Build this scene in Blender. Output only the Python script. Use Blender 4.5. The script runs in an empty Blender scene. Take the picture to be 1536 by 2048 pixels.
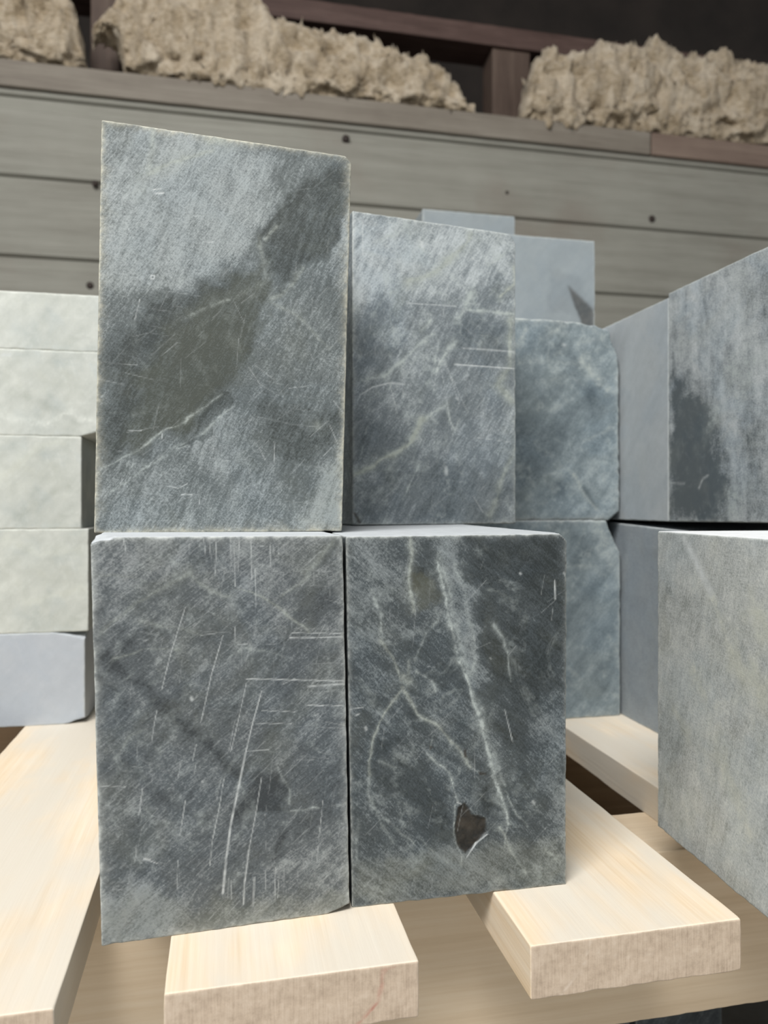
import bpy, math, random
import numpy as np
from mathutils import Vector

# ------------------------------------------------------------------ frame / survey helpers
W, H, F, YH = 1536, 2048, 1500.0, 1008.0          # image size, focal length (px), horizon row
TH = math.radians(12.0)                            # camera yaw against the wall / pallet axes
CZ = 0.2164                                        # camera height above the deck boards
CT, ST = math.cos(TH), math.sin(TH)
FWD = np.array([ST, CT, 0.0]); RGT = np.array([CT, -ST, 0.0]); UP = np.array([0, 0, 1.0])
CAM = np.array([0, 0, CZ])
def ray(px, py): return RGT*((px-768)/F) + FWD + UP*(-(py-YH)/F)
def at_z(px, py, z):
    d = ray(px, py); return CAM + d*((z-CZ)/d[2])
def at_depth(px, py, D): return CAM + ray(px, py)*D
def at_y(px, py, y):
    d = ray(px, py); return CAM + d*(y/d[1])
def on_plane(px, py, p0, n):
    d = ray(px, py); return CAM + d*(np.dot(p0-CAM, n)/np.dot(d, n))
def cam_xy(xc, D, z=0.0):
    p = RGT*xc + FWD*D; p[2] = z; return p

C = bpy.context.scene.collection
def lin(c):
    c = np.array(c, float)/255.0
    return tuple(np.where(c <= .04045, c/12.92, ((c+.055)/1.055)**2.4))

# ------------------------------------------------------------------ numpy value noise
def _hash(ix, iy, iz, seed):
    h = (ix.astype(np.int64)*374761393 + iy.astype(np.int64)*668265263 + iz.astype(np.int64)*2147483647 + seed*974634777) & 0xffffffff
    h = ((h ^ (h >> 13))*1274126177) & 0xffffffff
    h = ((h ^ (h >> 16))*2246822519) & 0xffffffff
    return ((h ^ (h >> 15)) & 0xffff)/65535.0
def vnoise(p, seed=0):
    i = np.floor(p).astype(np.int64); f = p - i; f = f*f*(3-2*f)
    out = 0
    for dx in (0, 1):
        for dy in (0, 1):
            for dz in (0, 1):
                w = (f[:,0] if dx else 1-f[:,0])*(f[:,1] if dy else 1-f[:,1])*(f[:,2] if dz else 1-f[:,2])
                out = out + w*_hash(i[:,0]+dx, i[:,1]+dy, i[:,2]+dz, seed)
    return out
def fbm(p, scale, octs=4, seed=0, gain=.5):
    a, s, tot, q = 1.0, 0.0, 0.0, p*scale
    for o in range(octs):
        s = s + a*(vnoise(q, seed+o*17)-.5); tot += a; a *= gain; q = q*2.03
    return s/tot*2

# ------------------------------------------------------------------ surface marks on a face
def seg_dist(P, a, b):
    ab = b-a; L = max(np.dot(ab, ab), 1e-12)
    t = np.clip(((P-a) @ ab)/L, 0, 1)
    d = P - (a + t[:,None]*ab)
    return np.hypot(d[:,0], d[:,1])
def poly_sd(P, poly):
    n = len(poly); d = np.full(len(P), 1e9); inside = np.zeros(len(P), bool)
    for i in range(n):
        a, b = poly[i], poly[(i+1) % n]
        d = np.minimum(d, seg_dist(P, a, b))
        c = (a[1] > P[:,1]) != (b[1] > P[:,1])
        xi = (b[0]-a[0])*(P[:,1]-a[1])/((b[1]-a[1]) if abs(b[1]-a[1]) > 1e-12 else 1e-12)+a[0]
        inside ^= c & (P[:,0] < xi)
    return np.where(inside, -d, d)
ATTR = ('tone', 'vein', 'scr', 'warm', 'chip', 'edge', 'pit')

# ------------------------------------------------------------------ a sawn block: fine lattice, worn edges, chips
def axis(n_len, step, fine):
    e = [0, fine*.5, fine, fine*1.6, fine*2.4, fine*3.6]
    e = [v for v in e if v < n_len*.3]
    k = max(2, int(round((n_len-2*e[-1])/step)))
    mid = list(np.linspace(e[-1], n_len-e[-1], k+1))
    return np.array(e[:-1] + mid + [n_len-v for v in reversed(e[:-1])])
def make_block(name, cs, mats, step=.003, bevel=.001, wob=.0, chips=(), face='front', marks=None, tr=None,
               dstep=None, seed=1, parent=None, edge_w=.0009, rand_scr=0, mat_front=None, ragged=.7):
    """cs: 8 world corners, order [z][y][x] (bottom first, front first, left first)."""
    cs = np.array(cs, float).reshape(2, 2, 2, 3)
    w = np.linalg.norm(cs[0,0,1]-cs[0,0,0]); d = np.linalg.norm(cs[0,1,0]-cs[0,0,0]); h = np.linalg.norm(cs[1,0,0]-cs[0,0,0])
    ds = dstep or max(step, .006)
    sx, sy, sz = (step, ds, step) if face == 'front' else (ds, step, step)
    ax, ay, az = axis(w, sx, bevel), axis(d, sy, bevel), axis(h, sz, bevel)
    nx, ny, nz = len(ax), len(ay), len(az)
    surf = np.zeros((nx, ny, nz), bool)
    surf[0]=surf[-1]=True; surf[:,0]=surf[:,-1]=True; surf[:,:,0]=surf[:,:,-1]=True
    idx = np.full((nx, ny, nz), -1, np.int64); I = np.argwhere(surf); idx[surf] = np.arange(len(I))
    p = np.stack([ax[I[:,0]], ay[I[:,1]], az[I[:,2]]], 1)
    size = np.array([w, d, h])
    qs = []; mi = []
    def quads(A, flip):
        q = np.stack([A[:-1,:-1], A[1:,:-1], A[1:,1:], A[:-1,1:]], -1).reshape(-1, 4)
        if flip: q = q[:, ::-1]
        qs.append(q); return len(q)
    for A, fl, m in ((idx[:,0,:], False, 1 if mat_front else 0), (idx[:,-1,:], True, 1 if mat_front else 0), (idx[0], True, 0), (idx[-1], False, 0),
                  (idx[:,:,0], True, 0), (idx[:,:,-1], False, 0)):
        mi += [m]*quads(A, fl)
    def world(pp):
        t = pp/size; x, y, z = t[:,0:1], t[:,1:2], t[:,2:3]
        r = 0
        for k in (0, 1):
            for j in (0, 1):
                for i in (0, 1):
                    r = r + (x if i else 1-x)*(y if j else 1-y)*(z if k else 1-z)*cs[k,j,i]
        return r
    at = {k: np.zeros(len(p)) for k in ATTR}
    dd = np.sort(np.minimum(p, size-p), axis=1)
    nz1 = fbm(p, 160, 3, seed); nz2 = fbm(p, 520, 3, seed+5)
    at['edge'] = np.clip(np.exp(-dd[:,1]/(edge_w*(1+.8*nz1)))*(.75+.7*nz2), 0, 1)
    # marks on the chosen face
    push = np.zeros(len(p))
    if marks:
        fm = (I[:,1] == 0) if face == 'front' else (I[:,0] == 0)
        Wp = world(p[fm]); p0 = cs[0,0,0]
        e1 = (cs[0,0,1]-p0) if face == 'front' else (cs[0,1,0]-p0)
        e1 = e1/np.linalg.norm(e1); nrm = np.cross(e1, UP); nrm /= np.linalg.norm(nrm)
        P2 = np.stack([(Wp-p0) @ e1, Wp[:,2]-p0[2]], 1)
        warp = np.stack([fbm(Wp, 90, 3, seed+40), fbm(Wp, 90, 3, seed+60)], 1)
        fine = fbm(Wp, 420, 3, seed+70); vn = fbm(Wp, 130, 3, seed+80)
        ox, oy, s = tr
        def cv(pt):
            q = on_plane(ox+pt[0]/s, oy+pt[1]/s, p0, nrm); return np.array([(q-p0) @ e1, q[2]-p0[2]])
        unit = np.linalg.norm(cv((1, 0))-cv((0, 0)))
        if rand_scr:
            rs = random.Random(seed); marks = list(marks)
            xs, ys = P2[:,0], P2[:,1]
            for k in range(rand_scr):
                x, y = rs.uniform(0, xs.max()), rs.uniform(0, ys.max())
                a = rs.choice((.75, .75, 1.45, -.15, rs.uniform(0, 3.1)))+rs.uniform(-.12, .12); L = rs.uniform(.003, .02)
                marks.append(('scrm', .00022, rs.uniform(.08, .26), [(x, y), (x+math.cos(a)*L, y+math.sin(a)*L)]))
        for kind, wd, st, pts in marks:
            if kind == 'scrm': Q = [np.array(q) for q in pts]; wd_m = wd
            else: Q = [cv(q) for q in pts]; wd_m = wd*unit
            Qa = np.array(Q); lo, hi = Qa.min(0)-wd_m*4-.004, Qa.max(0)+wd_m*4+.004
            sel = np.where((P2[:,0] > lo[0]) & (P2[:,0] < hi[0]) & (P2[:,1] > lo[1]) & (P2[:,1] < hi[1]))[0]
            if not len(sel): continue
            gi = np.where(fm)[0][sel]
            if kind in ('patch', 'wpatch', 'pit'):          # soft stained / mottled area; also painted-in highlights
                am = .011 if kind != 'pit' else .0015
                sd = poly_sd(P2[sel]+warp[sel]*am, Qa)
                m = np.clip(.5-sd/(2*wd_m), 0, 1); m = m*m*(3-2*m)
                if kind == 'pit':
                    at['pit'][gi] = np.maximum(at['pit'][gi], m*st); push[gi] += (m*.0010*(1+.6*fine[sel]) if wd > 6 else 0)
                else:
                    at['tone'][gi] += m*st
                    if kind == 'wpatch': at['warm'][gi] += m*.6
            else:
                am = {'vein': .0022, 'wvein': .0022, 'dark': .004}.get(kind, .00012)
                Pw = P2[sel]+warp[sel]*am
                dm = np.full(len(sel), 1e9)
                for a, b in zip(Q[:-1], Q[1:]): dm = np.minimum(dm, seg_dist(Pw, a, b))
                r = wd_m*.5
                if kind in ('vein', 'wvein'): r = r*np.clip(1+1.3*vn[sel], .35, 2.2)
                if kind in ('scr', 'scrm'):
                    m = np.clip(1.25-dm/max(r, .0003), 0, 1)*st*np.clip(.85+.7*fine[sel], .25, 1.2)
                    at['scr'][gi] = np.maximum(at['scr'][gi], m)
                elif kind == 'red':
                    at['warm'][gi] = np.maximum(at['warm'][gi], np.clip(1.2-dm/r, 0, 1)*st*np.clip(.6+1.2*fine[sel], 0, 1))
                elif kind == 'dark':
                    at['tone'][gi] -= np.exp(-(dm/r)**2)*st
                else:
                    k = np.clip(.8+.9*fine[sel]+.5*warp[sel,0], 0, 1.3)
                    core = np.exp(-(dm/(r*.7))**2)*.8 + np.exp(-(dm/(r*2))**2)*.3
                    at['vein'][gi] = np.maximum(at['vein'][gi], core*st*k)
                    if kind == 'wvein': at['warm'][gi] = np.maximum(at['warm'][gi], core*st)
    # worn, slightly ragged edges
    r = (bevel*(1+ragged*np.clip(nz1*1.5, -1, 1.4)))[:,None]
    q = np.minimum(np.maximum(p, r), size-r); v = p-q; L = np.linalg.norm(v, axis=1, keepdims=True)
    pr = np.where(L > 1e-9, q + v/np.maximum(L, 1e-9)*np.minimum(L, r), p)
    if wob: pr = pr + (fbm(p, 25, 3, seed+9)*wob*.6 + fbm(p, 200, 2, seed+11)*wob*.25)[:,None]*np.where(np.abs(v) > 1e-9, np.sign(v), 0)
    if push.any():
        if face == 'front': pr[:,1] += push
        else: pr[:,0] += push
    # broken corners: plane n.p = c in block fractions from a corner
    for (corner, rad, amp) in chips:
        cpt = np.array(corner)*size; n = np.array([1 if c > .5 else -1 for c in corner])*1.0
        nn = n/np.array(rad); ln = np.linalg.norm(nn); c0 = (nn @ cpt)-1.0
        s = (pr @ nn - c0)/ln + fbm(pr, 110, 4, seed+31)*amp
        m = s > 0
        pr = pr - np.where(m, s, 0)[:,None]*(nn/ln)
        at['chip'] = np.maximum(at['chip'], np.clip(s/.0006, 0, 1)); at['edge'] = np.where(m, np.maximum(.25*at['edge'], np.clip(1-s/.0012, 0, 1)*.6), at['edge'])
    wv = world(pr)
    base = np.array([cs[0].reshape(-1,3)[:,0].mean(), cs[0].reshape(-1,3)[:,1].mean(), cs[0].reshape(-1,3)[:,2].min()])
    me = bpy.data.meshes.new(name)
    Q4 = np.concatenate(qs)
    me.vertices.add(len(wv)); me.vertices.foreach_set('co', (wv-base).astype(np.float32).ravel())
    me.loops.add(Q4.size); me.loops.foreach_set('vertex_index', Q4.astype(np.int32).ravel())
    me.polygons.add(len(Q4)); me.polygons.foreach_set('loop_start', np.arange(0, Q4.size, 4, dtype=np.int32))
    me.polygons.foreach_set('loop_total', np.full(len(Q4), 4, np.int32))
    me.polygons.foreach_set('material_index', np.array(mi, np.int32))
    me.update(calc_edges=True); me.validate()
    me.polygons.foreach_set('use_smooth', np.ones(len(me.polygons), bool))
    for k in ATTR:
        a = me.attributes.new(k, 'FLOAT', 'POINT'); a.data.foreach_set('value', at[k].astype(np.float32))
    for m in ([mats] + ([mat_front] if mat_front else [])): me.materials.append(m)
    o = bpy.data.objects.new(name, me); C.objects.link(o); o.location = base
    if parent: o.parent = parent; o.location = Vector(base)-parent.location
    return o
def tag(o, label, cat, group=None):
    o['label'] = label; o['category'] = cat
    if group: o['group'] = group
    return o

def hexa(bl, br, tl, tr_, depth, dvec=None):
    """block from its front face corners, extruded by depth perpendicular to the face"""
    bl, br, tl, tr_ = map(np.array, (bl, br, tl, tr_))
    if dvec is None:
        e = br-bl; dvec = np.array([-e[1], e[0], 0]); dvec /= np.linalg.norm(dvec)
    k = dvec*depth
    return [bl, br, bl+k, br+k, tl, tr_, tl+k, tr_+k]
def face_block(BL, BR, TL, TR, z, depth, grow=0):
    a, b = at_z(*BL, z), at_z(*BR, z); e = b-a; n = np.array([-e[1], e[0], 0])
    return hexa(a, b, on_plane(*TL, a, n), on_plane(*TR, a, n), depth)
def box(x0, x1, y0, y1, z0, z1):
    return [np.array([x, y, z]) for z in (z0, z1) for y in (y0, y1) for x in (x0, x1)]

# ------------------------------------------------------------------ materials
class NT:
    def __init__(s, name):
        s.m = bpy.data.materials.new(name); s.m.use_nodes = True; s.t = s.m.node_tree
        s.b = s.t.nodes['Principled BSDF']; s.tc = s.n('ShaderNodeTexCoord').outputs['Object']
    def n(s, typ, **kw):
        nd = s.t.nodes.new(typ)
        for k, v in kw.items(): setattr(nd, k, v)
        return nd
    def put(s, sock, v):
        if isinstance(v, bpy.types.NodeSocket): s.t.links.new(v, sock)
        else: sock.default_value = v
    def math(s, op, a, b=0.0, clamp=False):
        nd = s.n('ShaderNodeMath', operation=op, use_clamp=clamp); s.put(nd.inputs[0], a); s.put(nd.inputs[1], b); return nd.outputs[0]
    def noise(s, scale, detail=4, rough=.55, vec=None, dist=0.0):
        nd = s.n('ShaderNodeTexNoise'); s.put(nd.inputs['Vector'], vec or s.tc)
        nd.inputs['Scale'].default_value = scale; nd.inputs['Detail'].default_value = detail
        nd.inputs['Roughness'].default_value = rough; nd.inputs['Distortion'].default_value = dist
        return nd.outputs['Fac']
    def mapping(s, loc=(0,0,0), rot=(0,0,0), sc=(1,1,1), vec=None):
        nd = s.n('ShaderNodeMapping'); s.put(nd.inputs['Vector'], vec or s.tc)
        nd.inputs['Location'].default_value = loc; nd.inputs['Rotation'].default_value = rot; nd.inputs['Scale'].default_value = sc
        return nd.outputs[0]
    def streak(s, rot, sc, vec, detail=3):
        return s.noise(1, detail, .6, s.mapping(sc=sc, vec=s.mapping(rot=(0, rot, 0), vec=vec)), .15)
    def ramp(s, fac, stops):
        nd = s.n('ShaderNodeValToRGB'); e = nd.color_ramp.elements
        while len(e) < len(stops): e.new(.5)
        for el, (p, c) in zip(e, stops): el.position = p; el.color = (*lin(c), 1)
        s.put(nd.inputs[0], fac); return nd.outputs[0]
    def mix(s, fac, a, b, mode='MIX'):
        nd = s.n('ShaderNodeMix', data_type='RGBA', blend_type=mode, clamp_factor=True)
        s.put(nd.inputs[0], fac)
        s.put(nd.inputs[6], a if isinstance(a, bpy.types.NodeSocket) else (*lin(a), 1))
        s.put(nd.inputs[7], b if isinstance(b, bpy.types.NodeSocket) else (*lin(b), 1)); return nd.outputs[2]
    def attr(s, name): return s.n('ShaderNodeAttribute', attribute_name=name).outputs['Fac']
    def bump(s, h, strength, dist):
        nd = s.n('ShaderNodeBump'); s.put(nd.inputs['Height'], h); nd.inputs['Strength'].default_value = strength
        nd.inputs['Distance'].default_value = dist; s.put(s.b.inputs['Normal'], nd.outputs[0])
    def smooth(s, v, lo, hi):
        nd = s.n('ShaderNodeMapRange', interpolation_type='SMOOTHSTEP'); s.put(nd.inputs[0], v)
        nd.inputs[1].default_value = lo; nd.inputs[2].default_value = hi; return nd.outputs[0]

def stone(name, dark, mid, light, off=(0,0,0), contrast=1.0, warm=(118,120,98), vein=(166,174,172), streak_rot=.7,
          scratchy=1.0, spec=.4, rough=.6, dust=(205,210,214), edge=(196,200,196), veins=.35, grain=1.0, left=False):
    s = NT(name); v = s.mapping(loc=off)
    if left:                                            # sawn texture runs on the side faces
        v = s.mapping(rot=(0, 0, math.pi/2), vec=v)
    n1 = s.noise(14, 5, .6, v, .6); n2 = s.noise(110, 7, .68, v, .2); n3 = s.noise(900, 4, .6, v)
    st1 = s.streak(streak_rot, (70, 300, 1300), v); st2 = s.streak(streak_rot-1.1, (90, 300, 1600), v); st3 = s.streak(streak_rot+.35, (26, 200, 380), v, 4); st4 = s.streak(streak_rot+.1, (9, 60, 62), v, 5); st5 = s.streak(streak_rot-1.5, (22, 200, 420), v, 4)
    t = s.math('ADD', .5, s.math('MULTIPLY', s.math('SUBTRACT', n1, .5), .8*contrast))
    t = s.math('ADD', t, s.math('MULTIPLY', s.math('SUBTRACT', n2, .5), .8*contrast))
    t = s.math('ADD', t, s.math('MULTIPLY', s.math('SUBTRACT', n3, .5), .9*grain))
    t = s.math('ADD', t, s.math('MULTIPLY', s.math('SUBTRACT', st1, .5), .55*scratchy))
    t = s.math('ADD', t, s.math('MULTIPLY', s.math('SUBTRACT', st2, .5), .2*scratchy))
    t = s.math('ADD', t, s.math('MULTIPLY', s.math('SUBTRACT', st3, .5), .65*scratchy))
    t = s.math('ADD', t, s.math('MULTIPLY', s.math('SUBTRACT', st4, .5), .9*contrast))
    t = s.math('ADD', t, s.math('MULTIPLY', s.math('SUBTRACT', st5, .5), .22*scratchy))
    t = s.math('ADD', t, s.math('MULTIPLY', s.attr('tone'), .62))
    col = s.ramp(t, [(.06, dark), (.5, mid), (.94, light)])
    gw = s.math('ADD', s.math('MULTIPLY', s.smooth(s.noise(22, 4, .6, s.mapping(loc=(3,5,1), vec=v), .8), .48, .75), .38), s.attr('warm'))
    col = s.mix(s.math('MULTIPLY', gw, .75), col, s.mix(.5, warm, col, 'MIX') )
    blue = s.smooth(s.noise(17, 4, .6, s.mapping(loc=(1,8,5), vec=v), .7), .44, .62)
    col = s.mix(s.math('MULTIPLY', blue, .55*min(1, contrast)), col, (231,240,249), 'MULTIPLY')
    # hairline veins through the whole stone
    w1 = s.noise(16, 6, .62, s.mapping(loc=(9,2,4), rot=(.3,.5,.2), vec=v), .9)
    ridge = s.math('SUBTRACT', 1.0, s.math('MULTIPLY', s.math('ABSOLUTE', s.math('SUBTRACT', w1, .5)), 26.0), True)
    ridge = s.math('MULTIPLY', s.math('MULTIPLY', ridge, s.smooth(n2, .42, .68)), veins)
    vf = s.math('ADD', ridge, s.math('MULTIPLY', s.attr('vein'), s.math('ADD', .35, s.math('ADD', s.math('MULTIPLY', s.smooth(n2, .34, .64), .75), s.math('MULTIPLY', s.smooth(n3, .35, .65), .35)))), True)
    col = s.mix(vf, col, s.mix(s.math('MULTIPLY', s.attr('warm'), .6, True), vein, (160,165,154)))
    col = s.mix(s.math('MULTIPLY', s.attr('chip'), .8), col, s.ramp(n2, [(.3, dark), (.5, mid), (.72, light)]))
    col = s.mix(s.attr('pit'), col, s.ramp(n2, [(.35, (28,29,28)), (.6, (58,53,46))]))
    col = s.mix(s.math('MULTIPLY', s.attr('scr'), .85), col, (198,203,203))
    col = s.mix(s.math('MULTIPLY', s.attr('edge'), s.math('ADD', .25, s.math('MULTIPLY', n2, 1.0))), col, edge)  # pale edges: worn stone plus the bevel's overhead highlight painted in
    nz = s.n('ShaderNodeSeparateXYZ'); s.put(nz.inputs[0], s.n('ShaderNodeNewGeometry').outputs['Normal'])
    dz = s.math('MULTIPLY', s.smooth(nz.outputs[2], .75, .97), s.math('ADD', .62, s.math('MULTIPLY', n2, .5)), True)
    col = s.mix(dz, col, dust)                         # sawing dust settled on the upper face
    s.put(s.b.inputs['Base Color'], col)
    s.put(s.b.inputs['Roughness'], s.math('ADD', rough-.1, s.math('MULTIPLY', n2, .25)))
    s.b.inputs['Specular IOR Level'].default_value = spec
    hgt = s.math('ADD', s.math('MULTIPLY', n2, 1.0), s.math('ADD', s.math('MULTIPLY', n3, .35), s.math('ADD', s.math('MULTIPLY', st1, .5), s.math('MULTIPLY', st2, .4))))
    hgt = s.math('SUBTRACT', hgt, s.math('MULTIPLY', s.attr('scr'), .5))
    s.bump(hgt, .35, .0006)
    return s.m

def wood(name, a, b, c, axis=1, ring=(60, 3.2, 120), off=(0,0,0), end=False, grey=None, rough=.62, red=False, fine=1.0):
    s = NT(name); v = s.mapping(loc=off)
    if end:                                             # sawn end: growth-ring arcs and saw fuzz
        ctr = s.mapping(loc=(-.03, 0, .075), sc=(1, .02, 1), vec=s.tc)
        wv = s.n('ShaderNodeTexWave', wave_type='RINGS', rings_direction='Y'); s.put(wv.inputs['Vector'], ctr)
        wv.inputs['Scale'].default_value = 16; wv.inputs['Distortion'].default_value = 1.6; wv.inputs['Detail'].default_value = 3
        wv.inputs['Detail Scale'].default_value = 1.5
        n1 = wv.outputs['Fac']; n2 = s.noise(260, 5, .7, s.mapping(sc=(1, 1, 1), vec=v)); n3 = s.noise(1, 3, .6, s.mapping(rot=(0,-.35,0), sc=(1100,400,70), vec=v))
        t = s.math('ADD', s.math('MULTIPLY', n1, .06), s.math('ADD', s.math('MULTIPLY', n2, .55), s.math('MULTIPLY', n3, .42)))
    else:
        sc = [ring[0], ring[0], ring[0]]; sc[axis] = ring[1]
        sf = [ring[0]*7, ring[0]*7, ring[0]*7]; sf[axis] = ring[1]*4
        n1 = s.noise(1, 3, .55, s.mapping(sc=sc, vec=v), .5); n2 = s.noise(1, 4, .6, s.mapping(sc=sf, vec=v), .2); n3 = s.noise(12, 4, .6, v)
        t = s.math('ADD', s.math('MULTIPLY', n1, .5), s.math('ADD', s.math('MULTIPLY', n2, .38*fine), s.math('MULTIPLY', n3, .2)))
    col = s.ramp(t, [(.3, a), (.53, b), (.75, c)])
    if grey: col = s.mix(s.math('MULTIPLY', s.smooth(s.noise(9, 4, .6, s.mapping(loc=(4,1,7), sc=(1.4,.5,1), vec=v)), .36, .6), .85), col, grey)
    if red: col = s.mix(s.math('MULTIPLY', s.attr('warm'), .8), col, (176,84,76))
    col = s.mix(s.math('MULTIPLY', s.attr('scr'), .7), col, (226,214,200))
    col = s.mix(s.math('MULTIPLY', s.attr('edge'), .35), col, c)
    s.put(s.b.inputs['Base Color'], col); s.b.inputs['Roughness'].default_value = rough; s.b.inputs['Specular IOR Level'].default_value = .25
    s.bump(s.math('ADD', n2, s.math('MULTIPLY', n1, .4)), .25, .0006)
    return s.m

# ------------------------------------------------------------------ pallet of deck boards on stringers
DT = .0268
pal = bpy.data.objects.new('wooden_pallet', None); C.objects.link(pal); pal.location = (.1, .75, -.143)
tag(pal, 'pale wooden pallet with gapped boards over a thick stringer, under the stone blocks', 'pallet')
fresh = dict(a=(214,186,146), b=(232,212,184), c=(242,230,210), grey=(216,210,198))
W_END = wood('sawn_end', (168,150,132), (198,180,160), (214,198,180), end=True, red=True)
rights = {}
decks = [(-.361, -.243), (-.19, -.0716), (-.0262, .0900), (.1466, .2636), (.3234, .4404), (.5000, .6160)]
TE = (768, 1400, 2.0)
end_marks = {3: [('scr', 6, .6, [(828,960),(800,1060),(700,1195)]), ('scr', 3, .3, [(830,1000),(900,1022),(1010,1030),(1130,1000),(1260,930)])],
             2: [('red', 16, .75, [(0,1075),(-20,1200),(-60,1250),(-110,1300)]), ('red', 8, .5, [(-10,1080),(40,1068)])]}
for k, (x0, x1) in enumerate(decks):
    wm = wood('pine_board', **fresh, off=(k*1.7, k*.9, 0), ring=(70, 3.0, 0))
    o = make_block('deck_board', box(x0, x1, .344, 1.25, -DT, 0), wm, step=.0015 if k in (2, 3) else .004, dstep=.012, bevel=.0008, seed=100+k, parent=pal,
                   mat_front=W_END, marks=end_marks.get(k), tr=TE, edge_w=.0006, wob=.0004)
beam_m = wood('stringer_timber', (212,190,160), (228,208,180), (238,222,198), axis=0, ring=(46, 2.6, 0), off=(2,2,2))
for y0, nm in ((.4728, 'stringer'), (1.02, 'stringer')):
    make_block(nm, box(-.5, .82, y0, y0+.064, -.143, -DT), beam_m, step=.006, bevel=.001, seed=int(y0*100), parent=pal, edge_w=.0008)

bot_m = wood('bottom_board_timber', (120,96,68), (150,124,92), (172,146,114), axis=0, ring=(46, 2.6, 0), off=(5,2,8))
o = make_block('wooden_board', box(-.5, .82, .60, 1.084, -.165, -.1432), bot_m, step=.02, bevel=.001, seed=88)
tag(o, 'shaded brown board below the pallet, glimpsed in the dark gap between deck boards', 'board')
# ------------------------------------------------------------------ soapstone blocks
GRP = 'sawn soapstone blocks stacked on the pallet'
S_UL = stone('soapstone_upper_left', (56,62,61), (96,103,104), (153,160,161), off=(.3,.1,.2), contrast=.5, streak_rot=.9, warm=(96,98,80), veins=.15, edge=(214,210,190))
S_LL = stone('soapstone_lower_left', (56,61,64), (90,96,99), (146,151,152), off=(1.3,.4,.8), contrast=.75, streak_rot=.6, warm=(112,112,90), veins=.3)
S_LR = stone('soapstone_lower_right', (42,48,49), (71,78,81), (128,135,137), off=(2.7,1.1,.5), contrast=.75, streak_rot=-.9, warm=(108,108,90), veins=.3)
S_UR = stone('soapstone_upper_right', (74,82,86), (115,123,127), (180,187,189), off=(4.1,.7,1.5), contrast=.68, streak_rot=.8, warm=(128,132,112), veins=.5)
S_BK = stone('soapstone_blue_grey', (80,91,97), (121,133,138), (174,184,186), off=(5.3,2.7,.2), contrast=.8, warm=(140,148,140), veins=.45, scratchy=.4)
S_SM = stone('soapstone_smooth_grey', (118,125,129), (136,144,147), (154,161,165), off=(6.1,.3,2.2), contrast=.4, scratchy=.2, veins=.05, warm=(142,148,146), grain=.5)
S_RS = stone('soapstone_lavender_grey', (142,148,150), (165,171,174), (184,190,193), off=(3.1,5.3,2.2), contrast=.55, scratchy=.25, veins=.05, warm=(166,170,166), grain=.7, left=True)
S_RU = stone('soapstone_rough_grey', (86,93,96), (160,166,168), (200,204,204), off=(7.7,1.9,.4), contrast=1.0, scratchy=.3, veins=.15, warm=(150,155,146), streak_rot=1.5, left=True)
S_RD = stone('soapstone_shaded_grey', (116,122,127), (142,149,154), (160,167,171), off=(3.7,8.9,.4), contrast=.5, scratchy=.2, veins=.1)
S_PN = stone('soapstone_pale_green_grey', (128,132,128), (174,178,176), (206,209,204), off=(8.3,.2,.9), contrast=.75, scratchy=.7, veins=.2, warm=(172,172,148), dust=(240,242,244), vein=(200,202,190), streak_rot=1.05, grain=1.3, left=True)
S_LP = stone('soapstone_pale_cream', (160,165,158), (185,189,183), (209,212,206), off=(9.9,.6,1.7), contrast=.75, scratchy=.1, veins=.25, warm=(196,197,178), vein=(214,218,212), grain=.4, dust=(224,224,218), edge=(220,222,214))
S_LG = stone('soapstone_pale_blue_grey', (156,162,168), (174,180,187), (191,197,203), off=(1.9,6.6,1.7), contrast=.4, scratchy=.1, veins=.1, warm=(190,194,194), vein=(206,210,212), grain=.3)

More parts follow.
